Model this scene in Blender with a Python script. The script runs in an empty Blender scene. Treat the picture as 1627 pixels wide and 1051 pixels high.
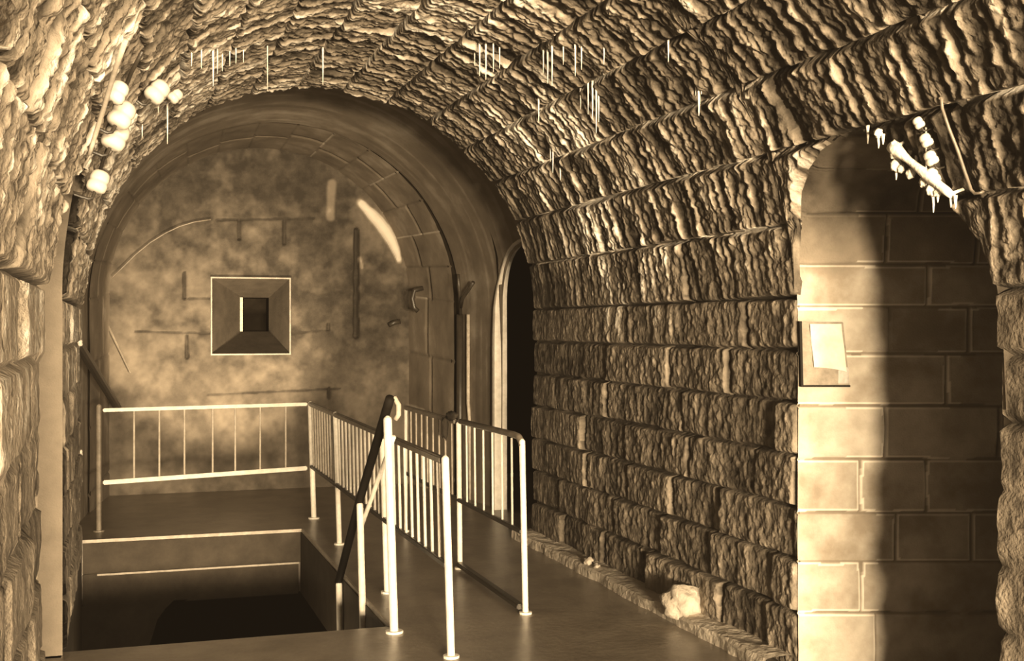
import bpy, bmesh, math, random
import numpy as np
from mathutils import Vector, Matrix
random.seed(7)
scene = bpy.context.scene
col = scene.collection

# ------------------------------------------------------------------ place: metres, tunnel runs along +Y
F = 1900.0; CX = 813.5; CY = 522.0; H = 1.6            # lens in pixels of a 1627 x 1051 frame, eye height
YAW = math.atan((CX - 190) / F); S, CO = math.sin(YAW), math.cos(YAW)
XC, R, ZS = 1.372, 1.637, 1.745                        # barrel vault: centre, radius, springing height
XR, XL = XC + R, XC - R                                # faces of the right and left wall
YE = 8.62                                              # the rough masonry ends here
YB = 12.05                                             # face of the end wall

def ray(px, py):
    a = (px - CX) / F; b = -(py - CY) / F
    return (CO * a + S, -S * a + CO, b)
def onY(px, py, Y):
    r = ray(px, py); t = Y / r[1]; return Vector((r[0]*t, Y, H + r[2]*t))
def onX(px, py, X):
    r = ray(px, py); t = X / r[0]; return Vector((X, r[1]*t, H + r[2]*t))
def onvault(px, py):
    r = ray(px, py)
    A = r[0]**2 + r[2]**2; B = 2*(-r[0]*XC + r[2]*(H - ZS)); C = XC**2 + (H - ZS)**2 - R*R
    t = (-B + math.sqrt(B*B - 4*A*C)) / (2*A)
    return Vector((r[0]*t, r[1]*t, H + r[2]*t))
def depth(p): return S*p[0] + CO*p[1]

# ------------------------------------------------------------------ noise
def _hash(ix, iy, seed):
    h = (ix.astype(np.int64)*374761393 + iy.astype(np.int64)*668265263 + seed*1442695041) & 0xFFFFFFFF
    h = ((h ^ (h >> 13)) * 1274126177) & 0xFFFFFFFF
    h = (h ^ (h >> 16)) & 0xFFFF
    return h / 65535.0
def vn(x, y, seed=0):
    x0 = np.floor(x); y0 = np.floor(y); fx = x - x0; fy = y - y0
    fx = fx*fx*(3-2*fx); fy = fy*fy*(3-2*fy)
    a = _hash(x0, y0, seed); b = _hash(x0+1, y0, seed); c = _hash(x0, y0+1, seed); d = _hash(x0+1, y0+1, seed)
    return (a*(1-fx)+b*fx)*(1-fy) + (c*(1-fx)+d*fx)*fy
def fbm(x, y, seed=0, n=4):
    s = 0; a = .5
    for i in range(n):
        s = s + a*vn(x, y, seed+i*17); x = x*2.03; y = y*2.03; a *= .5
    return s
def sst(a, b, x):
    t = np.clip((x-a)/(b-a), 0, 1); return t*t*(3-2*t)

# ------------------------------------------------------------------ materials (sepia print: every colour lies on one brown scale)
def tone(v):
    """linear colour of the brown scale; v = linear brightness of red"""
    return (v, v*(.80+.15*min(v, 1)), v*(.58+.28*min(v, 1)), 1)
def mat(name, lo, hi, rough=.85, nscale=6, attr=False, bump=.15, bscale=90, spec=.25, metal=0):
    m = bpy.data.materials.new(name); m.use_nodes = True
    nt = m.node_tree; N = nt.nodes; L = nt.links
    b = N['Principled BSDF']; b.inputs['Roughness'].default_value = rough
    b.inputs['Specular IOR Level'].default_value = spec; b.inputs['Metallic'].default_value = metal
    tc = N.new('ShaderNodeTexCoord'); no = N.new('ShaderNodeTexNoise')
    no.inputs['Scale'].default_value = nscale; no.inputs['Detail'].default_value = 6; no.inputs['Roughness'].default_value = .65
    L.new(tc.outputs['Object'], no.inputs['Vector'])
    ramp = N.new('ShaderNodeValToRGB'); e = ramp.color_ramp.elements
    e[0].position = .2; e[1].position = .8; e[0].color = tone(lo); e[1].color = tone(hi)
    if attr:
        at = N.new('ShaderNodeAttribute'); at.attribute_name = 'shade'
        ma = N.new('ShaderNodeMath'); ma.operation = 'MULTIPLY_ADD'; ma.inputs[1].default_value = .35; 
        sb = N.new('ShaderNodeMath'); sb.operation = 'SUBTRACT'; sb.inputs[1].default_value = .5
        L.new(no.outputs['Fac'], sb.inputs[0]); L.new(sb.outputs[0], ma.inputs[0]); L.new(at.outputs['Fac'], ma.inputs[2])
        e[0].position = 0; e[1].position = 1
        md = ramp.color_ramp.elements.new(.5); md.color = tone(lo + (hi-lo)*.30)
        L.new(ma.outputs[0], ramp.inputs['Fac'])
    else:
        L.new(no.outputs['Fac'], ramp.inputs['Fac'])
    L.new(ramp.outputs['Color'], b.inputs['Base Color'])
    if bump:
        n2 = N.new('ShaderNodeTexNoise'); n2.inputs['Scale'].default_value = bscale; n2.inputs['Detail'].default_value = 5
        L.new(tc.outputs['Object'], n2.inputs['Vector'])
        bp = N.new('ShaderNodeBump'); bp.inputs['Strength'].default_value = bump; bp.inputs['Distance'].default_value = .02
        L.new(n2.outputs['Fac'], bp.inputs['Height']); L.new(bp.outputs['Normal'], b.inputs['Normal'])
    return m
M = dict(
    rock=mat('rough masonry', .035, .90, attr=True, bump=.5, bscale=55, nscale=14),
    ashlar=mat('smooth ashlar', .05, .80, attr=True, bump=.22, bscale=120, nscale=9),
    plaster=mat('damp concrete', .03, .62, attr=True, bump=.16, bscale=110, nscale=7),
    floor=mat('wet floor', .10, .30, rough=.33, nscale=3.5, bump=.12, bscale=25, spec=.5),
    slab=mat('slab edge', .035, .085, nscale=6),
    pale=mat('pale edge', .35, .6, nscale=20),
    dark=mat('unlit void black', .008, .02, bump=0, rough=1, spec=0),  # near-black, puts the darkness of unlit voids into the colour
    white=mat('white paint', .62, .95, rough=.5, nscale=18, bump=.06, bscale=60),
    bar=mat('worn pale paint', .30, .62, rough=.5, nscale=25, bump=.05),
    iron=mat('dark iron', .016, .05, rough=.42, nscale=15, bump=.08, spec=.5),
    rail=mat('worn iron rail', .06, .30, rough=.4, nscale=12, bump=.06, spec=.5),
    porc=mat('white porcelain', .62, .82, rough=.25, nscale=9, bump=0, spec=.5),
    calc=mat('white calcite', .75, 1.0, rough=.6, nscale=30, bump=.3, bscale=60),
    stone=mat('broken stone', .30, .62, nscale=8, bump=.5, bscale=30),
    sheet=mat('yellowed sheet', .42, .80, rough=.9, nscale=7, bump=.1),
    black=mat('black paint', .006, .016, rough=.7, spec=.1, bump=0),
    plate=mat('worn plate', .12, .34, rough=.6, nscale=22, bump=.1),
    cloth=mat('dark cloth', .02, .05, rough=.95, nscale=12, bump=.2),
)

# ------------------------------------------------------------------ object helpers
def tag(o, label=None, cat=None, group=None, kind=None):
    if label: o['label'] = label
    if cat: o['category'] = cat
    if group: o['group'] = group
    if kind: o['kind'] = kind
    return o
def empty(name, loc, label, cat, group=None):
    o = bpy.data.objects.new(name, None); col.objects.link(o); o.location = loc
    o.empty_display_size = .1
    return tag(o, label, cat, group)
def link_mesh(name, me, m, parent=None):
    me.materials.append(m)
    o = bpy.data.objects.new(name, me); col.objects.link(o)
    if parent is not None:
        o.parent = parent
    return o
def grid(name, P, m, shade=None, mask=None, parent=None, smooth=True):
    nu, nv = P.shape[:2]
    idx = np.arange(nu*nv).reshape(nu, nv)
    q = np.stack([idx[:-1, :-1], idx[1:, :-1], idx[1:, 1:], idx[:-1, 1:]], -1).reshape(-1, 4)
    if mask is not None: q = q[mask.reshape(-1)]
    me = bpy.data.meshes.new(name)
    me.vertices.add(nu*nv); me.vertices.foreach_set('co', P.reshape(-1).astype(np.float32))
    n = len(q); me.loops.add(n*4); me.loops.foreach_set('vertex_index', q.reshape(-1).astype(np.int32))
    me.polygons.add(n); me.polygons.foreach_set('loop_start', np.arange(0, n*4, 4, dtype=np.int32))
    me.update(calc_edges=True)
    me.polygons.foreach_set('use_smooth', np.full(n, smooth))
    if shade is not None:
        a = me.attributes.new('shade', 'FLOAT', 'POINT'); a.data.foreach_set('value', shade.reshape(-1).astype(np.float32))
    return link_mesh(name, me, m, parent)
def bm_obj(name, bm, m, parent=None, smooth=False, bevel=0):
    if bevel:
        bmesh.ops.bevel(bm, geom=bm.edges[:], offset=bevel, segments=2, affect='EDGES', clamp_overlap=True)
    bmesh.ops.recalc_face_normals(bm, faces=bm.faces[:])
    me = bpy.data.meshes.new(name); bm.to_mesh(me); bm.free()
    if smooth:
        me.polygons.foreach_set('use_smooth', [True]*len(me.polygons))
    return link_mesh(name, me, m, parent)
def box(bm, a, b):
    x0, y0, z0 = a; x1, y1, z1 = b
    v = [bm.verts.new(p) for p in ((x0,y0,z0),(x1,y0,z0),(x1,y1,z0),(x0,y1,z0),(x0,y0,z1),(x1,y0,z1),(x1,y1,z1),(x0,y1,z1))]
    for f in ((0,3,2,1),(4,5,6,7),(0,1,5,4),(1,2,6,5),(2,3,7,6),(3,0,4,7)): bm.faces.new([v[i] for i in f])
def sweep(bm, pts, rad, n=10, cap=True):
    """tube along points; rad a number or one per point"""
    pts = [Vector(p) for p in pts]
    if not hasattr(rad, '__len__'): rad = [rad]*len(pts)
    rings = []
    up = None
    for i, p in enumerate(pts):
        d = (pts[min(i+1, len(pts)-1)] - pts[max(i-1, 0)]).normalized()
        if up is None:
            up = Vector((0, 0, 1)) if abs(d.z) < .9 else Vector((1, 0, 0))
        x = d.cross(up).normalized(); y = x.cross(d).normalized(); up = y
        rings.append([bm.verts.new(p + (x*math.cos(2*math.pi*k/n) + y*math.sin(2*math.pi*k/n))*rad[i]) for k in range(n)])
    for a, b in zip(rings, rings[1:]):
        for k in range(n): bm.faces.new((a[k], a[(k+1) % n], b[(k+1) % n], b[k]))
    if cap:
        bm.faces.new(rings[0][::-1]); bm.faces.new(rings[-1])
def bar(bm, p, q, w, h, up=(0, 0, 1)):
    """rectangular bar from p to q: w across, h along up"""
    p = Vector(p); q = Vector(q); d = (q-p).normalized(); x = d.cross(Vector(up)).normalized(); y = x.cross(d).normalized()
    a = [bm.verts.new(p + x*sx*w/2 + y*sy*h/2) for sx, sy in ((-1,-1),(1,-1),(1,1),(-1,1))]
    b = [bm.verts.new(q + x*sx*w/2 + y*sy*h/2) for sx, sy in ((-1,-1),(1,-1),(1,1),(-1,1))]
    for k in range(4): bm.faces.new((a[k], a[(k+1) % 4], b[(k+1) % 4], b[k]))
    bm.faces.new(a[::-1]); bm.faces.new(b)
def lathe(bm, prof, n=20):
    rings = [[bm.verts.new((r*math.cos(2*math.pi*k/n), r*math.sin(2*math.pi*k/n), z)) for k in range(n)] for r, z in prof]
    for a, b in zip(rings, rings[1:]):
        for k in range(n): bm.faces.new((a[k], a[(k+1) % n], b[(k+1) % n], b[k]))
    bm.faces.new(rings[0][::-1]); bm.faces.new(rings[-1])
def struct(o, label, cat): return tag(o, label, cat, kind='structure')

# ------------------------------------------------------------------ rough masonry: courses, bossed blocks, chisel flutes
ARC = math.pi*R; UT = 2*ZS + ARC; NV = 15
ucuts = [ZS - .245*k for k in range(7, -1, -1)]
ucuts[0] = .0
ucuts += [ZS + ARC*(k+1)/NV for k in range(NV)]
ucuts += [ZS + ARC + .245*k for k in range(1, 8)]
ucuts = np.array(ucuts)
rows_px = {0: [1003, 1190], 1: [968, 1068, 1160], 2: [905, 967, 1085, 1240], 3: [930, 995, 1100, 1200], 4: [935, 999, 1072, 1147],
           5: [890, 978, 1053, 1135, 1230], 6: [895, 960, 1035, 1150], 7: [925, 1020, 1110, 1203]}
def px2Y(px): a = (px-CX)/F; return XR*(CO - a*S)/(S + a*CO)
def course_joints(c, seed=11):
    rnd = random.Random(c*31 + seed)
    k = 6 - c
    y = -3 - rnd.random()*.6; out = [y]
    while y < 9.5:
        y += rnd.uniform(.5, .8); out.append(y)
    if 0 <= k+0 <= 7 and c <= 6:
        js = sorted(px2Y(p) for p in rows_px.get(k, []))
        out = [v for v in out if v < js[0]-.35] + js + [9.6]
    return np.array(out)
def rustic(U, V, seed=1):
    ci = np.clip(np.searchsorted(ucuts, U, side='right')-1, 0, len(ucuts)-2)
    lo = ucuts[ci]; hi = ucuts[ci+1]
    wob = (vn(U*3, V*6, 5)-.5)*.012
    du = np.minimum(U-lo, hi-U) + wob
    ds = np.zeros_like(U); bid = np.zeros_like(U); s = np.zeros_like(U)
    for c in np.unique(ci):
        m = ci == c; j = course_joints(int(c)); vv = V[m]
        k = np.clip(np.searchsorted(j, vv, side='right')-1, 0, len(j)-2)
        a = j[k]; b = j[k+1]; ds[m] = np.minimum(vv-a, b-vv); s[m] = (vv-a)/(b-a); bid[m] = c*97 + k
    ds = ds + (vn(U*9, V*3, 8)-.5)*.014
    t = (U-lo)/(hi-lo)
    h1 = _hash(bid, bid*0+1, 3); h2 = _hash(bid, bid*0+2, 3); h3 = _hash(bid, bid*0+3, 3); h4 = _hash(bid, bid*0+4, 3)
    d = np.minimum(du, ds - .005)
    joint = sst(-.001, .010, d)
    vault = sst(ZS-.1, ZS+.45, U) * sst(UT-ZS+.1, UT-ZS-.45, U)
    amp = .36 + .30*vault
    amp = amp*(1 - .6*sst(1.7, .1, YE-V)*sst(ZS+1.3, ZS+.6, U))
    off = bid*1.73*.35
    warp = (fbm(U*2+off, V*3, 21, 3)-.45)*.07 + (h3-.5)*(U-lo)*.22
    vv = V + warp
    f1 = fbm(U*1.4+off, vv*9+h2*9, 31, 3)
    f2 = fbm(U*3.4+off, vv*34, 32, 4)
    rough = fbm(U*22, V*28, 41, 5)
    crack = np.abs(fbm(U*15+off, V*19, 43, 4)-.47)
    step = sst(.42, .60, vn(U*2.0+off, vv*6+h4*5, 51))
    deep = sst(.66, .80, vn(U*1.1+off, vv*5.5+h2*7, 57))
    f2s = sst(.25, .72, f2)
    relief = f1*(.042-.006*vault) + f2s*(.008+.022*vault) + rough*(.066-.002*vault) + sst(0, .12, crack)*.012 + step*(.010-.002*vault) - deep*.022
    boss = sst(0, .03, d)*.008
    disp = joint*(boss + amp*relief*sst(-.004, .016, d) + (h1-.4)*(.036-.022*vault) + (s-.5)*(h2-.5)*(.055-.02*vault) + (t-.5)*(h4-.5)*.008) - .024*(1-joint) - .012
    # calcite: pale crust on ridges and running down from the joints
    drip = sst(.50, .78, fbm(U*1.5, V*9, 61, 4)) * (.25 + .75*vault)
    big = sst(.40, .62, fbm(U*.55+3.3, V*.5+1.2, 71, 3))
    f1n = np.clip(f1*1.15, 0, 1); ridge = sst(.50, .85, f2s*.55+f1n*.45)
    shade = .25 - .05*vault + .14*(h1-.5) + .55*(rough-.47) + ridge*(.16+.30*vault) - (.05+.10*vault)*sst(.5, .2, f2s) - .10*deep  # deep flutes also darkened, their shadow painted into the tone
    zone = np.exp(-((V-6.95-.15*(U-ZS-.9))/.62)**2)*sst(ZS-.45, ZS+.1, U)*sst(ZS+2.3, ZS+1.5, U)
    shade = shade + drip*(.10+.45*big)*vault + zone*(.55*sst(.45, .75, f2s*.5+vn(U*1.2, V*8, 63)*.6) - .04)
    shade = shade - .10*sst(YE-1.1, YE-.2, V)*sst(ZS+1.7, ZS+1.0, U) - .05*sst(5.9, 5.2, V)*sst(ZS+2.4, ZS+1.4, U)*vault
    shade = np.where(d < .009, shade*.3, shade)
    lines = (du < .012) & (vn(V*3.1, ci*7.7, 81) > .62) & (vault > .5)
    shade = np.where(lines, .85, shade)
    return disp, np.clip(shade, 0, 1)
def masonry(U, V, disp):
    a = np.clip((U-ZS)/R, 0, math.pi); r = R - disp
    X = XC + r*np.cos(a); Z = np.where(U < ZS, U, np.where(U > ZS+ARC, UT-U, ZS + r*np.sin(a)))
    return np.stack([X, V, Z], -1)
def zofopening(Y, ys, zs):
    return np.interp(Y, ys, zs, left=-1, right=-1)
# outlines of the two side passages where they cut the vault (height over distance along the tunnel)
OPR_Y = np.array([3.50, 3.52, 3.56, 3.61, 3.74, 3.86, 4.00, 4.09, 4.20, 4.31, 4.48, 4.60, 4.71, 4.79, 4.84, 4.86])
OPR_Z = np.array([1.30, 1.62, 1.80, 1.91, 2.06, 2.17, 2.31, 2.38, 2.41, 2.41, 2.37, 2.31, 2.22, 2.08, 1.90, 1.62])
OPL_Y = np.array([4.36, 4.40, 4.50, 4.65, 4.85, 5.10, 5.30, 5.50, 5.75, 5.95, 6.10, 6.20, 6.24])
OPL_Z = np.array([1.60, 1.80, 1.95, 2.08, 2.19, 2.26, 2.28, 2.26, 2.19, 2.08, 1.95, 1.80, 1.60])
def lin(a, b, st): return np.linspace(a, b, max(2, int(round((b-a)/st))+1))

# wall_right beyond the side passage
u = lin(0, ZS, .0075); v = lin(4.855, YE, .0075); U, V = np.meshgrid(u, v, indexing='ij')
d, sh = rustic(U, V); edge = sst(0, .02, V-4.855); d = d*edge + .012*(1-edge)
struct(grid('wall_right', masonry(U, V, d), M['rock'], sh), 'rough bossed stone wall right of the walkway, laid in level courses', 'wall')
# wall_right on the near side of the passage
u = lin(0, ZS, .03); v = lin(-2.5, 3.51, .03); U, V = np.meshgrid(u, v, indexing='ij'); d, sh = rustic(U, V)
struct(grid('wall_near_right', masonry(U, V, d), M['rock'], sh), 'rough stone wall on the near side of the right passage', 'wall')
# left wall
for nm, y0, y1, lab in (('wall_left', 6.24, YE, 'rough stone wall at the left edge beside the stairwell'), ('wall_near_left', -2.5, 4.36, 'rough stone wall on the near side of the left passage')):
    u = lin(UT-ZS, UT, .02); v = lin(y0, y1, .012 if y0 > 0 else .03); U, V = np.meshgrid(u, v, indexing='ij'); d, sh = rustic(U, V)
    sh = np.clip(sh + .25*sst(.9, 1.5, UT-U), 0, 1)  # upper left wall lightened, light on it painted into the tone
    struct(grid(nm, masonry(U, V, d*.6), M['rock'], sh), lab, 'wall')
# the vault itself, notched by both passages
v = np.concatenate([lin(-2.5, 2.2, .05)[:-1], lin(2.2, YE, .0085)]); n = 640
zr = zofopening(v, OPR_Y, OPR_Z); zl = zofopening(v, OPL_Y, OPL_Z)
ulo = ZS + np.where(zr > ZS, R*np.arcsin(np.clip((zr-ZS)/R, 0, 1)), 0)
uhi = ZS + ARC - np.where(zl > ZS, R*np.arcsin(np.clip((zl-ZS)/R, 0, 1)), 0)
tt = np.linspace(0, 1, n)[:, None]; U = ulo[None] + (uhi-ulo)[None]*tt; V = np.broadcast_to(v[None], U.shape).copy()
d, sh = rustic(U, V)
near = (.3 + .7*np.where(zr[None] > ZS, sst(0, .05, U-ulo[None]), 1)); d = d*near
fade = sst(YE-.0, YE-.35, V)
sh = np.clip(sh + .04*sst(ZS+ARC*.66, ZS+ARC*.86, U) + .12*(1-fade)*sst(ZS+ARC*.45, ZS+ARC*.8, U), 0, 1)  # left haunch lightened for light falling there; arch lip paler
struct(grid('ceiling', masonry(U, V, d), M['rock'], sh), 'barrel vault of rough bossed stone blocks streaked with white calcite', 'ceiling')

# ------------------------------------------------------------------ right passage: ashlar jamb and dark vault, running off obliquely
DX, DY = CO, -S
# jamb courses continue up the flat face until the soffit takes over
zcut = [-.6, .034, .28, .517, .745, .993, 1.241, 1.483, 1.702, 1.898, 2.14, 2.4, 2.7]
def tpx(px): return (px-1274)*5.546/F
jrow = {1: [1390, 1600], 2: [1367, 1640], 3: [1423, 1543], 4: [1365, 1470, 1600], 5: [1405, 1585], 6: [1503, 1660], 7: [1412, 1538], 8: [1470, 1600], 9: [1403, 1545], 10: [1450, 1590], 11: [1500], 0: [1500]}
def ashlar(Zg, Tg):
    ci = np.clip(np.searchsorted(zcut, Zg, side='right')-1, 0, 11); zc = np.array(zcut)
    dz = np.minimum(Zg-zc[ci], zc[ci+1]-Zg); dt = np.full_like(Zg, 9.); bid = ci*7.0
    for c in range(12):
        m = ci == c
        for p in jrow[c]:
            w = np.abs(Tg-tpx(p)); dt = np.where(m, np.minimum(dt, w), dt); bid = np.where(m & (Tg > tpx(p)), bid+1, bid)
    dd = np.minimum(dz + (vn(Tg*8, Zg*3, 4)-.5)*.006, dt + (vn(Tg*3, Zg*8, 5)-.5)*.006)
    h = _hash(bid, bid*0+5, 9)
    disp = sst(.002, .010, dd)*(.010 + .008*(h-.5) + .006*fbm(Tg*9, Zg*9, 3)) + sst(.016, .010, dd)*sst(.004, .008, dd)*.004
    shade = .50 + .20*(fbm(Tg*7, Zg*7, 12)-.5)*2 + .10*(h-.5)
    shade = np.where(dd < .005, shade*.5, shade)
    lip = (dd > .006) & (dd < .014) & (vn(Tg*2.2, ci*9.3, 15) > .45)  # lit joint edges painted in as bright lips
    return disp, np.clip(np.where(lip, shade+.35, shade), 0, 1)
oy = np.concatenate([np.full(60, 4.86), OPR_Y[::-1]]); oz = np.concatenate([np.linspace(-.03, 1.60, 60), OPR_Z[::-1]])
al = np.concatenate([[0], np.cumsum(np.hypot(np.diff(oy), np.diff(oz)))]) - .03
aw = lin(al[0], al[-1], .0075)
ker = np.ones(9)/9
yy = np.convolve(np.pad(np.interp(aw, al, oy), 4, mode='edge'), ker, 'valid'); zz = np.convolve(np.pad(np.interp(aw, al, oz), 4, mode='edge'), ker, 'valid')
xx = XC + R*np.cos(np.arcsin(np.clip((zz-ZS)/R, 0, 1)))
T = lin(-.022, 2.2, .0075); Wg, Tg = np.meshgrid(aw, T, indexing='ij')
dj, sj = ashlar(Wg, Tg)
ty = np.gradient(yy); tz_ = np.gradient(zz); ln = np.hypot(ty, tz_); ny = -tz_/ln; nz = ty/ln          # outward of the lining, towards the opening
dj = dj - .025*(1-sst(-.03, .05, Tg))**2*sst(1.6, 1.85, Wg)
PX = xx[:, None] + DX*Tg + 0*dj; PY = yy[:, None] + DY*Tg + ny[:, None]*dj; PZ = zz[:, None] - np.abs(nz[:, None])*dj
sj = np.clip(sj + .12 - .45*sst(1.75, 2.2, Wg), 0, 1)  # upper vault of the lining darkened, its shade put into the tone
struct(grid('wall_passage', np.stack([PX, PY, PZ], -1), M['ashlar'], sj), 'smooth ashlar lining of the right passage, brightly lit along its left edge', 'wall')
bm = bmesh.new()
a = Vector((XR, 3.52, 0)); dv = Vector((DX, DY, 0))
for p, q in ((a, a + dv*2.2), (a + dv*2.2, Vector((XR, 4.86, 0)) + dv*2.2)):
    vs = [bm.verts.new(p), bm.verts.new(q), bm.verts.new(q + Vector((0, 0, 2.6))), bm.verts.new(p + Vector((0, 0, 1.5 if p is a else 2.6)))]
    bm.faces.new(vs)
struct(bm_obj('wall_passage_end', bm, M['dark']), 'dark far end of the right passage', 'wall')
# left passage
i0 = np.linspace(0, 1, 90)
yy = np.interp(i0, np.linspace(0, 1, len(OPL_Y)), OPL_Y); zz = np.interp(i0, np.linspace(0, 1, len(OPL_Z)), OPL_Z)
yy = np.concatenate([[4.36], yy, [6.24]]); zz = np.concatenate([[-.02], zz, [-.02]])
xx = XC - R*np.cos(np.arcsin(np.clip((zz-ZS)/R, 0, 1))); T = lin(0, 1.6, .04)
PX = xx[:, None] - T[None]; PY = np.broadcast_to(yy[:, None], PX.shape); PZ = np.broadcast_to(zz[:, None], PX.shape)
struct(grid('wall_left_passage', np.stack([PX, PY, PZ], -1), M['ashlar'], np.full(PX.shape, .35)), 'arched lining of the passage in the left wall', 'wall')
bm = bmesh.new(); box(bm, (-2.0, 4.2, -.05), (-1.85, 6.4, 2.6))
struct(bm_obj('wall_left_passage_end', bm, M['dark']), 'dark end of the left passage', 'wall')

# ------------------------------------------------------------------ smooth concrete bay beyond the masonry
X2, Z2 = 1.41, 1.80
KY = np.array([8.58, 8.70, 8.95, 9.30, 9.8, 10.4, 11.0, 11.02]); KR = np.array([1.66, 1.78, 1.88, 1.90, 1.82, 1.73, 1.67, 1.67])
def prof(Y):
    k = np.interp(Y, KY, KR); return k
DY0, DY1, DZ = 8.80, 10.02, 2.30
v = np.concatenate([lin(8.58, 10.2, .01)[:-1], lin(10.2, 11.0, .02)])
vs_ = np.convolve(np.pad(prof(lin(8.0, 11.6, .01)), 8, mode='edge'), np.ones(17)/17, 'valid'); rv = np.interp(v, lin(8.0, 11.6, .01), vs_)
hw = (DY1-DY0)/2; ym = (DY0+DY1)/2
zd = np.where((v > DY0) & (v < DY1), DZ-hw*.85 + .85*np.sqrt(np.clip(hw*hw-(v-ym)**2, 0, None)), 0)
ulo = np.where(zd > Z2, Z2 + rv*np.arcsin(np.clip((zd-Z2)/rv, 0, 1)), zd)
n = 420; tot = 2*Z2 + math.pi*rv; UM = 2.5; U = np.concatenate([ulo[None] + (UM-ulo)[None]*np.linspace(0, 1, 160)[:, None], UM + (tot-UM)[None]*np.linspace(0, 1, n-160)[1:, None]])
V = np.broadcast_to(v[None], U.shape); RR = np.broadcast_to(rv[None], U.shape)
a = np.clip((U-Z2)/RR, 0, math.pi); dd = .012*(fbm(U*3, V*3, 101)-.5); rr = RR-dd
X = X2 + rr*np.cos(a); Z = np.where(U < Z2, U, np.where(U > Z2+math.pi*RR, tot[None]-U, Z2+rr*np.sin(a)))
sh = .50 + .5*(fbm(U*2.5, V*2.5, 103, 5)-.5) + .12*sst(.6, .8, vn(U*.9, V*18, 105))
struct(grid('ceiling_bay', np.stack([X, V, Z], -1), M['plaster'], np.clip(sh, 0, 1)), 'smooth concrete bay between the rough vault and the end arch', 'ceiling')
# dark side chamber behind the narrow doorway
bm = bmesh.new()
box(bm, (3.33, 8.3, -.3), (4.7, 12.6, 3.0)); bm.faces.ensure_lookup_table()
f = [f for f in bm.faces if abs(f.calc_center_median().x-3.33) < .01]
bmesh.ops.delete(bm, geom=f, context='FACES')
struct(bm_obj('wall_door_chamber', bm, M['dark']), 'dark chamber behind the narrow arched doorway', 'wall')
# jamb around the doorway, its lit edge put into a pale colour
pts = [(DY1+.06, -.02), (DY1+.06, .5), (DY1+.06, 1.0), (DY1+.06, 1.3), (DY1+.06, 1.5), (DY1+.06, DZ-hw*.85)]
for k in range(1, 10):
    an = k/9*math.pi*.5; pts.append((ym + (hw+.06)*math.cos(an), DZ-hw*.85 + .85*(hw+.05)*math.sin(an)))
bm = bmesh.new(); prev = None
for y_, z_ in pts:
    w = .04 - .028*max(0, min(1, (z_-1.7)/.4)); pr_ = .055 - .04*max(0, min(1, (z_-1.7)/.4))
    rr = float(np.interp(y_, v, rv)); xb = X2 + (rr if z_ < Z2 else rr*math.cos(math.asin(min(1, (z_-Z2)/rr))))
    i_, o_ = -w, w
    cdir = Vector((y_-ym, z_-(DZ-hw*.85))).normalized() if z_ >= DZ-hw*.85 else Vector((1, 0))
    ring = [bm.verts.new((xb + dx_, y_ + cdir.x*e_, z_ + cdir.y*e_)) for dx_, e_ in ((.06, i_), (-pr_, i_), (-pr_*1.1, 0), (-pr_, o_), (.06, o_))]
    if prev:
        for k in range(5): bm.faces.new((prev[k], prev[(k+1) % 5], ring[(k+1) % 5], ring[k]))
    prev = ring
struct(bm_obj('door_1', bm, M['white']), 'pale jamb of the narrow arched doorway in the right wall', 'door')

# ------------------------------------------------------------------ end arch: splayed ring of voussoirs
n = 500; w = np.linspace(0, 1, 60)
A = np.linspace(-.75, math.pi+.75, n)[:, None]; W = w[None]
rad = 1.65 - .18*W; cx = 1.39 - .02*W; cz = 1.85 + .08*W
ang = np.clip(A, 0, math.pi); low = np.where(A < 0, -A, np.where(A > math.pi, A-math.pi, 0))*2.7
sidx = np.floor(A/(math.pi/15)); loc = np.abs(A/(math.pi/15) - sidx - .5)
g = sst(.5, .47, loc); mid = np.abs(W - (.35 + .3*_hash(sidx, sidx*0+3, 2)))
g2 = sst(.010, .025, mid)
line = (loc > .475) & (loc < .49)
disp = g*g2*.014 + .012*(fbm(A*9, W*5+A*0, 111)-.5)
r_ = rad - disp
X = cx + r_*np.cos(ang); Z = cz + r_*np.sin(ang) - low; Y = 11.0 + (YB+.05-11.0)*W + 0*A
sh = .46 + .5*(fbm(A*6, W*4, 113)-.5) - .15*(1-g*g2); sh = np.where(line & (vn(A*0+sidx*3.3, W*3, 7) > .4) & (A < 1.4), .75, sh)
struct(grid('trim_1', np.stack([X, Y, Z], -1), M['plaster'], np.clip(sh, 0, 1)), 'splayed ring of jointed stone voussoirs around the end wall', 'arch')
# recessed slot between bay and ring
n = 200; A = np.linspace(-.75, math.pi+.75, n)[:, None]; ang = np.clip(A, 0, math.pi); low = np.where(A < 0, -A, np.where(A > math.pi, A-math.pi, 0))*2.7
q = np.array([0, 1.])[None]; rad = 1.63 + .30*q
X = 1.39 + rad*np.cos(ang); Z = 1.85 + rad*np.sin(ang) - low; Y = np.full_like(X, 11.06)
struct(grid('trim_2', np.stack([X, Y, Z], -1), M['dark'], None), 'dark open joint between the bay and the end arch', 'joint')
# end face of the rough masonry, closing the vault thickness
X = XC + (R+.01+.4*q)*np.cos(ang); Z = ZS + (R+.01+.4*q)*np.sin(ang) - low; Y = np.full_like(X, YE-.03)
struct(grid('trim_3', np.stack([X, Y, Z], -1), M['dark'], None), 'hidden end face of the rough stone vault', 'arch')

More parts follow.
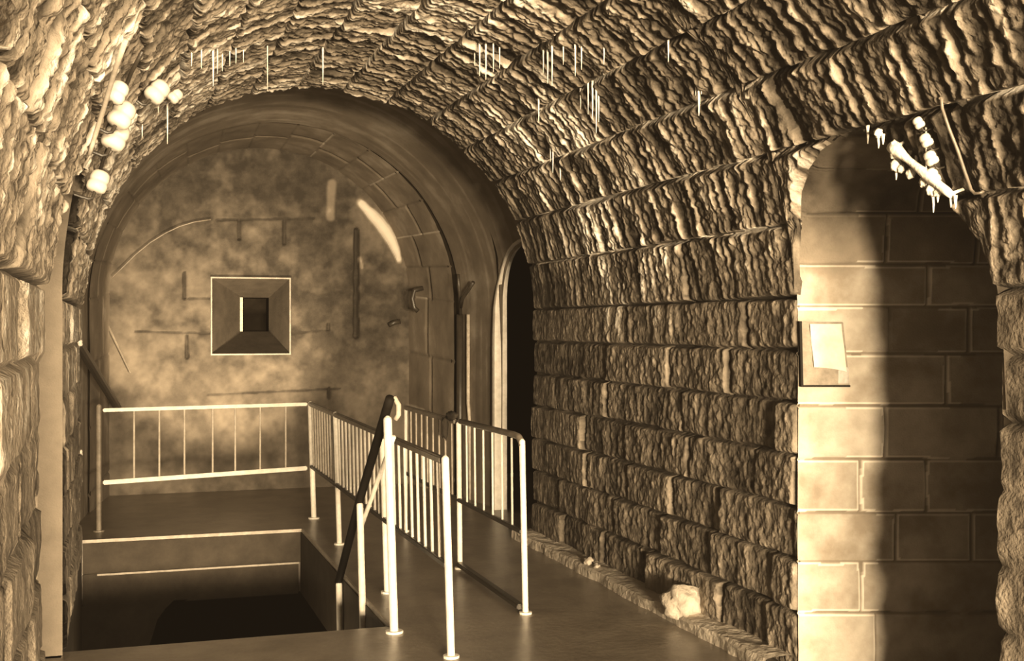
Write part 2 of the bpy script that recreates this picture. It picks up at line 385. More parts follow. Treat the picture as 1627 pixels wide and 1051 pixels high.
# ------------------------------------------------------------------ end wall with embrasure
EX0, EX1, EZ0, EZ1 = .86, 1.61, 1.35, 2.09
IX0, IX1, IZ0, IZ1 = 1.165, 1.425, 1.565, 1.90
xs = np.unique(np.concatenate([lin(-.4, EX0, .012), lin(EX0, EX1, .012), lin(EX1, 3.05, .012)]).round(5)); zs = np.unique(np.concatenate([lin(-.1, EZ0, .012), lin(EZ0, EZ1, .012), lin(EZ1, 3.55, .012)]).round(5))
Xg, Zg = np.meshgrid(xs, zs, indexing='ij')
disp = .02*(fbm(Xg*2.5, Zg*2.5, 121, 5)-.5); sh = .12 + .45*(fbm(Xg*1.6, Zg*1.6, 123, 6)-.5) + .45*(fbm(Xg*9, Zg*9, 124, 3)-.5)
sh = np.maximum(sh, .04) + .10*sst(1.7, .9, Zg)  # lower wall lightened, light falling there put into the tone
def seg(p, q, wd, dep, dk):
    global disp, sh
    a = onY(*p, YB); b = onY(*q, YB); ax, az, bx, bz = a.x, a.z, b.x, b.z
    L2 = (bx-ax)**2 + (bz-az)**2; t = np.clip(((Xg-ax)*(bx-ax) + (Zg-az)*(bz-az))/L2, 0, 1)
    dist = np.hypot(Xg-ax-t*(bx-ax), Zg-az-t*(bz-az)) + (vn(Xg*12, Zg*12, 3)-.5)*.01
    k = sst(wd, wd*.4, dist); disp = disp - dep*k; sh = sh + dk*k
for p, q in (((380, 350), (380, 380)), ((452, 352), (452, 388)), ((293, 434), (293, 474)), ((297, 534), (297, 568)), ((523, 618), (523, 632)), ((522, 516), (522, 524))): seg(p, q, .022, .03, -.4)
for p, q in (((215, 527), (335, 530)), ((462, 530), (522, 525)), ((300, 475), (335, 474)), ((345, 350), (500, 347)), ((330, 628), (540, 618))): seg(p, q, .014, .010, -.16)
seg((567, 366), (566, 534), .034, .07, -.4)                            # long upright chase
seg((527, 292), (525, 345), .06, 0, .35); seg((572, 410), (575, 425), .02, 0, .35)  # soft spot of light painted on as a pale streak
for k in range(24):  # lit crescent beside the ring, painted into the wall tone
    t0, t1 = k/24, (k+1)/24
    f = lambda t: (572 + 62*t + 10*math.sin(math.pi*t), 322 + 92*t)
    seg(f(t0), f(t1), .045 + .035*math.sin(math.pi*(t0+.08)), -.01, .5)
mask = ~((Xg[:-1, :-1] >= EX0-.001) & (Xg[1:, 1:] <= EX1+.001) & (Zg[:-1, :-1] >= EZ0-.001) & (Zg[1:, 1:] <= EZ1+.001))
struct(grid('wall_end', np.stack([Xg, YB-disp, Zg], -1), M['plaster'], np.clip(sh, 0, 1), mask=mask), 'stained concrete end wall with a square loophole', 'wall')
w1 = empty('window_1', ((EX0+EX1)/2, YB, EZ0), 'square splayed loophole in the middle of the end wall', 'loophole'); w1['kind'] = 'structure'
def child(o, parent):
    o.parent = parent; o.matrix_parent_inverse = Matrix.Translation(-Vector(parent.location)); return o
bm = bmesh.new(); fr = .014; yf = YB-.028
box(bm, (EX0-fr, yf, EZ0-fr), (EX1+fr, YB+.02, EZ0)); box(bm, (EX0-fr, yf, EZ1), (EX1+fr, YB+.02, EZ1+fr))
box(bm, (EX0-fr, yf, EZ0), (EX0, YB+.02, EZ1)); box(bm, (EX1, yf, EZ0), (EX1+fr, YB+.02, EZ1))
child(bm_obj('window_frame', bm, M['rail']), w1)
bm = bmesh.new(); yi = YB+.55; q0 = onY(385, 473, yi); q1 = onY(427, 527, yi); IX0, IX1, IZ0, IZ1 = q0.x, q1.x, q1.z, q0.z
o_ = [(EX0, YB, EZ0), (EX1, YB, EZ0), (EX1, YB, EZ1), (EX0, YB, EZ1)]; i_ = [(IX0, yi, IZ0), (IX1, yi, IZ0), (IX1, yi, IZ1), (IX0, yi, IZ1)]
ov = [bm.verts.new(p) for p in o_]; iv = [bm.verts.new(p) for p in i_]
for k in range(4): bm.faces.new((ov[k], ov[(k+1) % 4], iv[(k+1) % 4], iv[k]))
child(bm_obj('splay', bm, M['slab']), w1)
bm = bmesh.new(); ob = [bm.verts.new((x, yi, z)) for x, _, z in i_]; kb = [bm.verts.new((x+.03, yi+.5, z)) for x, _, z in i_]
for k in range(4): bm.faces.new((ob[k], ob[(k+1) % 4], kb[(k+1) % 4], kb[k]))
bm.faces.new(kb)
child(bm_obj('hole_lining', bm, M['dark']), w1)
bm = bmesh.new(); box(bm, (IX0-.045, yi-.045, IZ0), (IX0+.0, yi+.03, IZ1))
child(bm_obj('pale_jamb', bm, M['bar']), w1)

# ------------------------------------------------------------------ floor, stairwell, lower level
SX, SY0, SY1 = 1.376, 6.30, 9.55
bm = bmesh.new()
box(bm, (SX, -2.5, -.49), (3.4, 12.4, 0)); box(bm, (-.6, SY1, -.49), (SX, 12.4, 0)); box(bm, (-.6, -2.5, -.49), (SX, SY0, 0)); box(bm, (3.0, 8.6, -.3), (4.7, 12.6, -.005)); 
box(bm, (-2.0, 4.2, -.49), (-.6, 6.4, 0)); box(bm, (3.0, 1.0, -.49), (6.0, 5.2, -.01))
struct(bm_obj('floor', bm, M['floor']), 'dark wet stone floor with the stairwell cut into it', 'floor')
bm = bmesh.new(); e = .011
box(bm, (SX-.004, SY0, -.02), (SX+e, SY1, .006)); box(bm, (-.3, SY1-.004, -.02), (SX, SY1+e, .006))
struct(bm_obj('trim_4', bm, M['bar']), 'thin pale nosing along the edges of the stairwell', 'edging')
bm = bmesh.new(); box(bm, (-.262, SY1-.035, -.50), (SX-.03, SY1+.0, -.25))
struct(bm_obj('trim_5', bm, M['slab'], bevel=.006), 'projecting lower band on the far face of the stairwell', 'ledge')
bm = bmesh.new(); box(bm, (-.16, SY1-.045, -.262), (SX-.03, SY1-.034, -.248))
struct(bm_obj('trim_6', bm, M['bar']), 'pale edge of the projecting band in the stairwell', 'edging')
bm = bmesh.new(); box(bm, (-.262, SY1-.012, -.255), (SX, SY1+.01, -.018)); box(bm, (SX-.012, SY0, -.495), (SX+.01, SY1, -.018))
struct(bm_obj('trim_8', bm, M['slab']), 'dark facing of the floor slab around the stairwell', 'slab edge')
# rough pier closing the left side of the lower opening
pp = [(250, 985), (262, 968), (278, 952), (300, 941)]
bm = bmesh.new(); prof_ = [onY(px, py, SY1-.03) for px, py in pp]
outl = [(-.4, -1.6), (prof_[0].x-.1, -1.6), (prof_[0].x-.06, prof_[0].z-.2)] + [(p.x, p.z) for p in prof_] + [(prof_[-1].x, -.485), (-.4, -.485)]
fr_ = [bm.verts.new((x, SY1-.04, z)) for x, z in outl]; bk = [bm.verts.new((x, SY1+.3, z)) for x, z in outl]
bm.faces.new(fr_); bm.faces.new(bk[::-1])
for k in range(len(outl)): bm.faces.new((fr_[k], fr_[(k+1) % len(outl)], bk[(k+1) % len(outl)], bk[k]))
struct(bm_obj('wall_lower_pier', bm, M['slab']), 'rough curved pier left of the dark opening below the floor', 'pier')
bm = bmesh.new(); box(bm, (-.6, SY0-.1, -2.5), (-.27, SY1+.3, .0))
struct(bm_obj('wall_stairwell_left', bm, M['slab']), 'dark wall closing the left side of the stairwell', 'wall')
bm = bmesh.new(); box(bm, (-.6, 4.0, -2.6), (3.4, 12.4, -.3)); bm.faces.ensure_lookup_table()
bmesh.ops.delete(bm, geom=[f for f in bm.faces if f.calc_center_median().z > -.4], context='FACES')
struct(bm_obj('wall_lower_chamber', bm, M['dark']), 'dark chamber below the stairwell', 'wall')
bm = bmesh.new()
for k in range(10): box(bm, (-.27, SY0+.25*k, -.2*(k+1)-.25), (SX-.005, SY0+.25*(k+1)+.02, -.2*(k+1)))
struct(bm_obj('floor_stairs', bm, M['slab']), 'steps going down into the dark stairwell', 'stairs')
# kerb at the foot of the right wall
v = lin(4.9, 8.66, .012); prof_u = np.array([[0, 0], [0, .05], [.01, .065], [.05, .07], [.10, .068], [.14, .066], [.20, .066]])
k = len(prof_u); Xk = np.zeros((k, len(v), 3))
for i, (dx_, z_) in enumerate(prof_u):
    nz = (fbm(v*6+i*.4, v*0+i*.3, 131)-.5); n2 = (fbm(v*2.2, v*0+2, 133)-.5)
    Xk[i, :, 0] = 2.85 + dx_ + (nz*.035 + n2*.05)*(dx_ < .06); Xk[i, :, 1] = v; Xk[i, :, 2] = np.maximum(0, z_ + (nz*.03 if z_ > 0 else 0))
struct(grid('trim_7', Xk, M['stone'], None, smooth=False), 'pale rubble kerb along the foot of the right wall', 'kerb')

# ------------------------------------------------------------------ railings
def rod(name, p, q, r, m, parent, n=10, rq=None):
    bm = bmesh.new(); o = Vector(parent.location)
    sweep(bm, [Vector(p)-o, Vector(q)-o], [r, rq or r], n)
    return bm_obj(name, bm, m, parent, smooth=False)
def flat(name, p, q, w, h, m, parent):
    bm = bmesh.new(); o = Vector(parent.location)
    bar(bm, Vector(p)-o, Vector(q)-o, w, h)
    return bm_obj(name, bm, m, parent, bevel=min(w, h)*.2)
def lerp(a, b, t): return Vector(a)*(1-t) + Vector(b)*t
def post(parent, base, top, r, m=None, knob=False):
    p = rod('post', base, top, r, m or M['white'], parent, 12)
    bm = bmesh.new(); o = Vector(parent.location); b = Vector(base)-o
    sweep(bm, [b, b + Vector((0, 0, .012))], r*2.1, 14); bm_obj('base_plate', bm, m or M['white'], p)
    bm = bmesh.new(); t = Vector(top)-o
    sweep(bm, [t, t + Vector((0, 0, r*.5)), t + Vector((0, 0, r*.95))], [r*1.02, r*.85, r*.3], 12); bm_obj('cap', bm, m or M['white'], p)
    return p

# back railing, across the far side of the stairwell
rb = empty('railing', (-.16, 10.0, 0), 'low iron railing across the far side of the stairwell, facing the end wall', 'railing')
A0, A1 = Vector((-.155, 9.95, 0)), Vector((1.49, 10.04, 0)); up = Vector((0, 0, 1))
post(rb, A0, A0 + up*.985, .020, M['rail'])
flat('top_rail', A0 + up*.955 + Vector((.03, 0, 0)), A1 + up*.965, .03, .028, M['white'], rb)
flat('bottom_rail', A0 + up*.385 + Vector((.03, 0, 0)), A1 + up*.43, .035, .035, M['white'], rb)
for px in (213, 253, 293, 338, 374, 414, 455):
    t = (onY(px, 700, 9.99).x - A0.x)/(A1.x-A0.x); p = lerp(A0, A1, t)
    rod('baluster', p + up*(.39+.04*t), p + up*.95, .0075, M['bar'], rb, 8)
# railing along the walkway side of the stairwell
rs = empty('railing', (1.5, 7.8, 0), 'long railing on the walkway edge of the stairwell, with closely set bars', 'railing')
B0, B1 = Vector((1.52, 10.06, 0)), Vector((1.50, 5.61, 0))
ys_post = (10.06, 8.80, 7.10, 5.61)
def Bx(y): return 1.50 + .02*(y-5.61)/4.45
for y in ys_post: post(rs, (Bx(y)+.03, y, 0), (Bx(y), y, .965), .019 if y < 9.9 else .022)
flat('top_rail', (Bx(10.06), 10.06, .965), (Bx(5.66), 5.66, .955), .035, .035, M['rail'], rs)
flat('bottom_rail', (Bx(10.06)+.01, 10.06, .44), (Bx(5.61)+.01, 5.61, .45), .030, .03, M['iron'], rs)
for a, b, n in zip(ys_post, ys_post[1:], (9, 11, 9)):
    for k in range(1, n+1):
        y = a + (b-a)*k/(n+1)
        rod('baluster', (Bx(y)+.012, y, .45), (Bx(y), y, .95), .0080, M['white'] if y < 8.8 else M['bar'], rs, 8)
# railing on the right of the walkway
rr_ = empty('railing', (2.14, 7.7, 0), 'shorter railing on the right of the walkway, nearest the narrow doorway', 'railing')
for y, lean in ((6.34, .02), (7.66, .01), (9.20, .0)): post(rr_, (2.14+lean, y, 0), (2.14, y, .965), .017 if y < 9 else .013)
bm = bmesh.new(); o = Vector(rr_.location)
sweep(bm, [Vector(p)-o for p in ((2.14, 7.60, .985), (2.14, 6.9, .99), (2.14, 6.5, .993), (2.14, 6.40, .988), (2.14, 6.355, .965), (2.14, 6.34, .94))], .019, 12)
bm_obj('top_rail', bm, M['rail'], rr_, smooth=True)
flat('top_rail', (2.14, 9.22, .975), (2.14, 7.72, .975), .032, .034, M['rail'], rr_)
flat('bottom_rail', (2.14, 9.2, .46), (2.14, 6.34, .46), .026, .026, M['iron'], rr_)
flat('floor_shadow', (2.14, 7.64, .035), (2.14, 6.36, .035), .045, .03, M['iron'], rr_)  # dark bar added for the shadow line on the floor
for a, b, n in ((9.20, 7.66, 8), (7.66, 6.34, 6)):
    for k in range(1, n+1):
        y = a + (b-a)*k/(n+1)
        rod('baluster', (2.145, y, .465), (2.14, y, .97), .0065, M['white'] if y < 7.6 else M['bar'], rr_, 8)
# stair handrail: black rail over three white posts going down
hr = empty('handrail', (1.34, 6.16, 0), 'black sloping stair handrail on stout white posts going down into the stairwell', 'handrail')
HX = 1.335
for (y, zt, zb, r, ln) in ((6.16, 1.12, 0, .0225, .035), (6.92, .565, -.6, .020, .03), (7.62, -.04, -1.2, .020, .02)):
    post(hr, (HX+ln, y, zb), (HX, y, zt), r)
bm = bmesh.new(); o = Vector(hr.location)
sweep(bm, [Vector(p)-o for p in ((HX, 6.10, 1.235), (HX, 6.16, 1.19), (HX, 6.92, .60), (HX, 7.64, -.03))], .025, 12)
bm_obj('top_rail', bm, M['black'], hr, smooth=True)
bm = bmesh.new()
sweep(bm, [Vector(p)-o for p in ((HX+.03, 6.15, 1.03), (HX+.03, 6.92, .50), (HX+.03, 7.1, .36))], .013, 10)
bm_obj('lit_side', bm, M['white'], hr, smooth=True)  # white bar added for the lit side of the black rail
bm = bmesh.new()
sweep(bm, [Vector(p)-o for p in ((HX+.005, 6.13, 1.225), (HX+.03, 6.11, 1.235), (HX+.045, 6.10, 1.20), (HX+.045, 6.10, 1.15), (HX+.03, 6.11, 1.125))], .014, 10)
bm_obj('end_scroll', bm, M['bar'], hr, smooth=True)

# ------------------------------------------------------------------ porcelain insulators with their hooks
pb = bmesh.new()
lathe(pb, [(.010, -.044), (.028, -.042), (.036, -.034), (.039, -.018), (.037, -.008), (.034, -.004), (.035, .002), (.037, .010), (.035, .028), (.028, .038), (.012, .043)], 24)
pme = bpy.data.meshes.new('porcelain_body'); pb.to_mesh(pme); pb.free(); pme.materials.append(M['porc'])
pme.polygons.foreach_set('use_smooth', [True]*len(pme.polygons))
hb = bmesh.new(); sweep(hb, [(0, 0, -.04), (0, 0, -.07), (.010, 0, -.078), (.035, 0, -.080), (.065, 0, -.080)], .006, 8)
hme = bpy.data.meshes.new('hook'); hb.to_mesh(hme); hb.free(); hme.materials.append(M['iron'])
def insulator(p, nrm, size, label, tilt=0.0, group=None):
    """porcelain bell on an iron hook that is driven into the masonry at p; nrm points out of the wall"""
    nrm = Vector(nrm).normalized(); out = p + nrm*(.065*size)
    r = empty('insulator', out, label, 'insulator', group)
    x = -nrm; z = Vector((0, 0, 1)); z = (z - x*z.dot(x)).normalized(); y = z.cross(x)
    mt = Matrix((x, y, z)).transposed().to_4x4() @ Matrix.Rotation(tilt, 4, 'X')
    for nm, me in (('porcelain_body', pme), ('hook', hme)):
        c = bpy.data.objects.new(nm, me); col.objects.link(c); c.parent = r
        c.matrix_local = mt @ Matrix.Diagonal((size, size, size, 1))
    return r
def vnorm(p): return Vector((XC-p.x, 0, ZS-p.z)) if p.z > ZS else Vector((1 if p.x < XC else -1, 0, 0))
for px, py, sz, lab in (
    (153, 128, .95, 'round white insulator, topmost of the row up the left vault'),
    (156, 161, 1.25, 'squarish white insulator second from the top of the left row'),
    (146, 198, 1.3, 'large white insulator third from the top of the left row'),
    (122, 276, 1.15, 'white insulator lowest on the left, just above the left passage arch'),
    (222, 122, 1.25, 'white insulator set apart to the right, on the left haunch near the top'),
    (262, 135, .9, 'small white insulator furthest right on the left haunch, nearest the arch edge')):
    p = onvault(px, py); insulator(p + vnorm(p).normalized()*.02, vnorm(p), sz, lab, .2, 'insulators on the left vault')
for px, py, sz, lab in (
    (1480, 186, .50, 'smallest white insulator, at the top of the right cluster'),
    (1494, 214, .58, 'white insulator second down in the right cluster'),
    (1503, 243, .62, 'white insulator third down in the right cluster'),
    (1507, 273, .70, 'largest white insulator, lowest in the right cluster above the pipe')):
    p = onvault(px, py); insulator(p + vnorm(p).normalized()*.03, vnorm(p), sz, lab, -.35, 'insulators on the right vault')
for px, py, lab in ((121, 545, 'small white insulator at the left wall end, upper one'), (121, 720, 'small white insulator low on the left wall end, above its twin'), (121, 763, 'small white insulator low on the left wall end, lowest of all')):
    insulator(onY(px-3, py, 8.75) + Vector((0, 0, 0)), (1, -.3, 0), .55, lab, 0, 'insulators at the left wall end')

def vline(pts, dd):
    return [onvault(x, y) + vnorm(onvault(x, y)).normalized()*dd for x, y in pts]
bm = bmesh.new(); sweep(bm, vline([(160, 40), (147, 80), (138, 110), (128, 150), (118, 185), (110, 212), (104, 232)], .085), .009, 8)
tag(bm_obj('cable', bm, M['bar'], smooth=True), 'thin pale cable running down the left vault beside the row of insulators', 'cable')
bm = bmesh.new(); sweep(bm, vline([(196, 60), (178, 95), (166, 128), (160, 160), (152, 198), (136, 240), (126, 276)], .08), .008, 8)
tag(bm_obj('cable', bm, M['iron'], smooth=True), 'dark cable strung along the row of insulators on the left vault', 'cable')
# ------------------------------------------------------------------ calcite covered pipe at the right arch
def nearer(px, py, k=.14):
    p = onvault(px, py); c_ = Vector((0, 0, H)); d_ = p-c_; return c_ + d_*(1 - k/d_.length)
pa = nearer(1416, 232); pz = nearer(1514, 312); off = Vector((0, 0, 0))
pipe = empty('conduit', pa + off, 'white calcite-crusted pipe with lumps and drips along the right passage arch', 'pipe')
o = Vector(pipe.location); pts = [lerp(pa, pz, t/10) + off - o for t in range(11)]
bm = bmesh.new(); sweep(bm, pts, [.022, .026, .018, .014, .015, .018, .021, .018, .016, .017, .012], 12); bm_obj('pipe', bm, M['calc'], pipe, smooth=True)
def lump(parent, p, r, m, sq=(1, 1, 1), seed=0, name='crust_lump', amp=.35):
    bm = bmesh.new(); bmesh.ops.create_icosphere(bm, subdivisions=3, radius=1)
    from mathutils import noise
    for v_ in bm.verts:
        k = 1 + amp*noise.noise(v_.co*1.7 + Vector((seed, seed*.7, 0))) + amp*.5*noise.noise(v_.co*4 + Vector((seed, 0, 2)))
        v_.co = Vector((v_.co.x*sq[0], v_.co.y*sq[1], v_.co.z*sq[2]))*k*r + p
    return bm_obj(name, bm, m, parent, smooth=True)
for k, (px, py, r) in enumerate(((1424, 262, .021), (1432, 268, .014), (1447, 276, .017), (1468, 290, .017), (1482, 302, .022), (1490, 306, .014), (1422, 238, .026), (1396, 212, .016))):
    q_ = nearer(px, py); lump(pipe, q_ - o, r, M['calc'], (1, 1, 1.25), k*3.1)
def straw_mesh(L, r):
    bm = bmesh.new(); sweep(bm, [(0, 0, .012), (0, 0, -L*.25), (r*.15, 0, -L*.6), (0, 0, -L)], [r*1.5, r, r*.8, r*.35], 8)
    return bm
for px, y0, y1 in ((1424, 268, 286), (1483, 308, 338), (1490, 308, 322), (1511, 316, 330), (1518, 316, 332), (1396, 218, 236), (1403, 218, 230)):
    p = nearer(px, y0); L = (y1-y0)*depth(p)/F
    bm = straw_mesh(L, .0055); ob = bm_obj('drip', bm, M['calc'], pipe, smooth=True); ob.location = p - o
for t_ in (.04, .55, .96):
    q_ = lerp(pa, pz, t_); bm = bmesh.new(); sweep(bm, [q_ - o, q_ + vnorm(q_).normalized()*-.16 + Vector((0, 0, .02)) - o], .006, 8); bm_obj('hanger', bm, M['calc'], pipe)
# iron staple bracket on the right vault
st = [(1478, 163), (1512, 152), (1494, 158), (1500, 180), (1522, 240), (1545, 305), (1550, 309), (1568, 300)]
root = onvault(1522, 240)
br = empty('bracket', root, 'long thin iron bracket with bent ends right of the insulator cluster', 'bracket')
def pv(px, py, d=.09): return nearer(px, py, d) - root
bm = bmesh.new(); sweep(bm, [pv(1496, 156), pv(1497, 172), pv(1508, 205), pv(1522, 240), pv(1534, 276), pv(1543, 302), pv(1549, 308), pv(1558, 307), pv(1567, 301, .0)], .006, 8); bm_obj('long_bar', bm, M['rail'], br, smooth=True)
bm = bmesh.new(); sweep(bm, [pv(1480, 161, .0), pv(1496, 156, .09), pv(1513, 152, .0)], .006, 8); bm_obj('cross_bar', bm, M['rail'], br, smooth=True)

# ------------------------------------------------------------------ stalactite straws hanging from the vault
spots = [(335, 60, 132, .006), (342, 60, 112, .004), (350, 66, 108, .004), (316, 60, 104, .004), (300, 60, 100, .004), (372, 60, 96, .004), (384, 60, 94, .004),
         (362, 60, 100, .004), (423, 60, 140, .003), (764, 60, 116, .005), (774, 60, 122, .005), (786, 60, 110, .004), (796, 66, 104, .004), (756, 70, 100, .004),
         (866, 70, 112, .004), (873, 70, 128, .005), (880, 60, 131, .005), (898, 60, 98, .004), (917, 60, 116, .005), (927, 60, 106, .004), (945, 128, 186, .005), (951, 130, 208, .005),
         (955, 140, 190, .004), (938, 128, 178, .004), (926, 140, 170, .004), (859, 150, 192, .005), (963, 60, 98, .004), (1066, 60, 94, .004), (1115, 128, 180, .007), (1119, 126, 146, .004),
         (1110, 128, 148, .004), (882, 225, 272, .005), (894, 262, 284, .005), (878, 222, 254, .004), (262, 150, 225, .005), (221, 180, 215, .005), (208, 182, 204, .005), (247, 148, 176, .004), (192, 190, 222, .004),
         (1455, 238, 268, .006), (1463, 244, 272, .006), (1473, 246, 280, .004), (1385, 196, 226, .006), (1478, 190, 292, .003)]
for px, y0, y1, r in spots:
    p = onvault(px, y0); nn = vnorm(p).normalized(); p = p + nn*.02; L = (y1-y0)*depth(p)/F
    ob = bm_obj('stalactite', straw_mesh(L, r), M['calc'], smooth=True); ob.location = p
    if px > 1300: lab, g = 'thin white stalactite hanging at the right passage arch', 'stalactites at the right passage'
    elif px > 840: lab, g = 'thin white stalactite hanging from the streaked right side of the vault', 'stalactites on the right of the vault'
    elif px > 700: lab, g = 'thin white stalactite in the small cluster at the crown of the vault', 'stalactites at the crown'
    elif px > 270: lab, g = 'thin white stalactite hanging in the row above the left of the arch', 'stalactites above the arch'
    else: lab, g = 'thin white stalactite dripping from the left haunch', 'stalactites on the left haunch'
    tag(ob, lab, 'stalactite', g)
p = onvault(513, 70); p.z += .02
ob = bm_obj('stalactite', straw_mesh(70*depth(p)/F, .006), M['calc'], smooth=True); ob.location = p
tag(ob, 'longest lone white stalactite hanging over the middle of the arch edge', 'stalactite')

# ------------------------------------------------------------------ plaque on the passage jamb
pc = Vector((XR-.03, 4.862, 0)); ex = Vector((DX, DY, 0)); ey = Vector((-S, -CO, 0))
t0, t1, z0, z1 = tpx(1282), tpx(1358), 1.335, 1.63
pl = empty('wall_plaque', pc + ex*(t0+t1)/2 + Vector((0, 0, z0)), 'worn rectangular plaque with a peeling pale sheet on the lit passage jamb', 'plaque')
ol = Vector(pl.location)
def quadbox(a0, a1, b0, b1, d0, d1, skew=0):
    bm = bmesh.new(); vs = []
    for dpt in (d0, d1):
        for a_, b_ in ((a0, b0), (a1, b0), (a1, b1), (a0, b1)):
            sk = skew*(b_-z0)/(z1-z0)
            vs.append(bm.verts.new(pc + ex*(a_ + sk*(1 if a_ > (t0+t1)/2 else .25)) + ey*dpt + Vector((0, 0, b_)) - ol))
    for f in ((0,1,2,3),(7,6,5,4),(0,4,5,1),(1,5,6,2),(2,6,7,3),(3,7,4,0)): bm.faces.new([vs[i] for i in f])
    return bm
bm_obj('back_plate', quadbox(t0, t1, z0, z1, -.01, .028, -.03), M['plate'], pl, bevel=.003)
bm_obj('edge_strip', quadbox(t0-.006, t0+.005, z0-.005, z1+.003, -.01, .040, -.03), M['black'], pl)
bm_obj('edge_strip', quadbox(t0-.003, t1, z0-.006, z0+.003, -.01, .038, 0), M['black'], pl)
bm = bmesh.new(); g = []
for i in range(9):
    row = []
    for j in range(9):
        a_ = t0+.055 + (t1-t0-.075)*i/8; b_ = z0+.085 + (z1-z0-.095)*j/8
        lift = .034 + .018*(i/8)**3*(1-j/8)**2 + .004*math.sin(i*1.3+j)
        row.append(bm.verts.new(pc + ex*(a_-.02*j/8) + ey*lift + Vector((0, 0, b_ - .02*(i/8)**2*(1-j/8))) - ol))
    g.append(row)
for i in range(8):
    for j in range(8): bm.faces.new((g[i][j], g[i+1][j], g[i+1][j+1], g[i][j+1]))
bm_obj('pale_sheet', bm, M['sheet'], pl, smooth=True)
bm_obj('dark_patch', quadbox(t1-.055, t1-.006, z0+.01, z0+.085, .0, .0295, 0), M['rail'], pl)

# ------------------------------------------------------------------ small ironwork and a shadow bar at the far end
bm = bmesh.new(); P0 = onX(117, 535, X2-1.72); P1 = onY(188, 650, YB-.02)
sweep(bm, [P0, P1], .036, 10)
tag(bm_obj('slant_shadow', bm, M['iron']), 'dark strut slanting from the left wall down to the end wall', 'shadow_bar')  # dark bar added in place of a slanting shadow
bm = bmesh.new(); sweep(bm, [onY(143, 458, YB-.03), onY(175, 525, YB-.03), onY(207, 593, YB-.03)], [.010, .013, .007], 8)
tag(bm_obj('sliver', bm, M['rail']), 'thin pale batten slanting down the left side of the end wall', 'sliver')  # thin pale rod laid slantwise on the end wall
bm = bmesh.new(); sweep(bm, [onY(x, y, YB-.02) for x, y in ((178, 441), (196, 424), (215, 405), (238, 386), (262, 371), (285, 360), (308, 353), (335, 349))], .006, 8)
tag(bm_obj('cable', bm, M['rail'], smooth=True), 'thin pale cable curving across the upper left of the end wall', 'cable')
root = onY(733, 485, 10.92)
hk = empty('hook_bracket', root, 'forked dark iron bracket on the arch corner above the drainpipe', 'bracket')
bm = bmesh.new(); sweep(bm, [onY(728, 436, 10.72)-root, onY(729, 455, 10.74)-root, onY(731, 474, 10.78)-root, onY(732, 500, 10.86)-root], .016, 8); bm_obj('prong', bm, M['iron'], hk, smooth=True)
bm = bmesh.new(); sweep(bm, [onY(752, 449, 10.45)-root, onY(744, 461, 10.55)-root, onY(735, 474, 10.70)-root, onY(732, 488, 10.80)-root], .018, 8); bm_obj('prong', bm, M['iron'], hk, smooth=True)
bm = bmesh.new(); p = onY(731, 500, 10.93); sweep(bm, [(p.x, p.y, 0), (p.x, p.y, .6), (p.x, p.y, p.z)], .036, 12)
tag(bm_obj('drainpipe', bm, M['iron'], smooth=True), 'dark upright pipe in the corner beside the end arch', 'pipe')
bm = bmesh.new(); p = onY(744, 500, 10.72); sweep(bm, [(p.x+.02, p.y, .0), (p.x+.012, p.y, .75), (p.x, p.y, .9), (p.x, p.y, p.z)], .017, 10)
tag(bm_obj('pipe', bm, M['bar'], smooth=True), 'thin pale upright pipe just right of the dark drainpipe', 'pipe')
for pts, lab in ((((672, 458), (658, 462), (655, 475), (658, 489), (664, 495)), 'upper dark iron hook by the end arch'), (((618, 517), (626, 513), (636, 511)), 'lower dark iron stub below the upper hook')):
    yk = 11.6 if pts[0][0] > 640 else 11.98
    bm = bmesh.new(); sweep(bm, [onY(x, y, yk) for x, y in pts], .024, 8)
    tag(bm_obj('wall_hook', bm, M['iron'], smooth=True), lab, 'hook')
# dark rag over the right railing
rg = empty('rag', (2.14, 7.83, .93), 'dark crumpled rag hanging on the right railing beside its middle post', 'cloth')
lump(rg, Vector((0, -.02, .075)), .05, M['cloth'], (.7, 1.9, .7), 4, 'fold', .4); lump(rg, Vector((-.03, .08, -.01)), .05, M['cloth'], (.5, .8, 1.6), 9, 'hanging_end', .4)
# broken stones on the kerb
for k, (px, py, r, lab) in enumerate(((1085, 962, .105, 'large broken pale stone block at the foot of the rough wall'), (936, 905, .035, 'small pale stone lying on the kerb, nearer the doorway'), (948, 912, .025, 'smallest pale stone on the kerb beside its neighbour'))):
    q_ = onX(px, py, 2.90); z_ = r*.75
    ob = lump(None, Vector((0, 0, 0)), r, M['stone'], (.9, 1.1, .85), 20+k*5, 'rubble_stone', .45)
    ob.location = (q_.x, q_.y, .06 + r*.55 if k else .11)
    tag(ob, lab, 'stone')

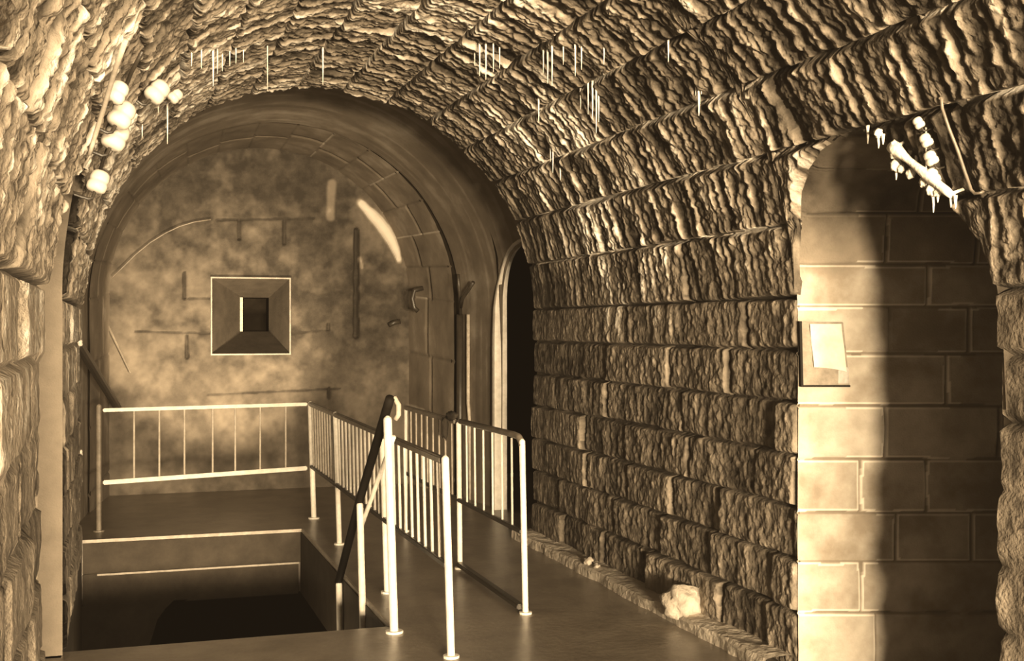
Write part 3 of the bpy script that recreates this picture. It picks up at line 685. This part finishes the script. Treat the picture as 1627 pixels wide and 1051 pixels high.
# ------------------------------------------------------------------ light
def lamp(name, typ, loc, power, size=.1, colr=(1, .77, .48), target=None, **kw):
    l = bpy.data.lights.new(name, typ); l.energy = power; l.color = colr
    if typ in ('POINT', 'SPOT'): l.shadow_soft_size = size
    for k_, v_ in kw.items(): setattr(l, k_, v_)
    o = bpy.data.objects.new(name, l); col.objects.link(o); o.location = loc
    if target is not None: o.rotation_euler = (Vector(target)-Vector(loc)).to_track_quat('-Z', 'Y').to_euler()
    return o
lamp('key_lamp', 'POINT', (-.05, -7.5, 1.35), 11500, .50)
lamp('middle_fill', 'POINT', (1.35, -7.5, 1.45), 7500, .70)  # unseen second light, added to shape the bay crescent and jamb falloff
lamp('left_side_fill', 'POINT', (2.5, -6.0, 1.0), 5500, .30)  # unseen fill on the right, added to brighten the left side
lamp('near_fill', 'SPOT', (.25, 2.2, .7), 30, .15, target=(-.25, 5.6, 2.3), spot_size=math.radians(50), spot_blend=.8)  # unseen fill spot, added to brighten the left vault
lamp('stair_fill', 'POINT', (.55, 7.6, -.75), 14, .08)  # unseen fill, added to lift the far face of the stairwell
lamp('end_wall_fill', 'SPOT', (.95, 10.2, .62), 560, .06, target=(.92, YB, 1.45), spot_size=math.radians(66), spot_blend=.6)  # unseen spot, added to pool light on the end wall
wd = bpy.data.worlds.new('World'); scene.world = wd; wd.use_nodes = True
bg = wd.node_tree.nodes['Background']; bg.inputs['Color'].default_value = (1, .72, .42, 1); bg.inputs['Strength'].default_value = .10

# ------------------------------------------------------------------ camera
cam = bpy.data.cameras.new('Camera'); co = bpy.data.objects.new('Camera', cam); col.objects.link(co)
co.location = (0, 0, H); co.rotation_euler = (math.pi/2, 0, -YAW)
cam.sensor_width = 36; cam.lens = F/1627*36; cam.shift_y = -(525.5-CY)/1627; cam.clip_start = .02
scene.camera = co
scene.cycles.diffuse_bounces = 1
scene.view_settings.view_transform = 'Standard'
scene.view_settings.look = 'None'
scene.view_settings.exposure = 0
vs = scene.view_settings; vs.use_curve_mapping = True          # the print's ink never goes fully black
for ch, k in zip(range(3), (.012, .008, .0045)):
    c_ = vs.curve_mapping.curves[ch]; c_.points[0].location = (0, k)
vs.curve_mapping.update()
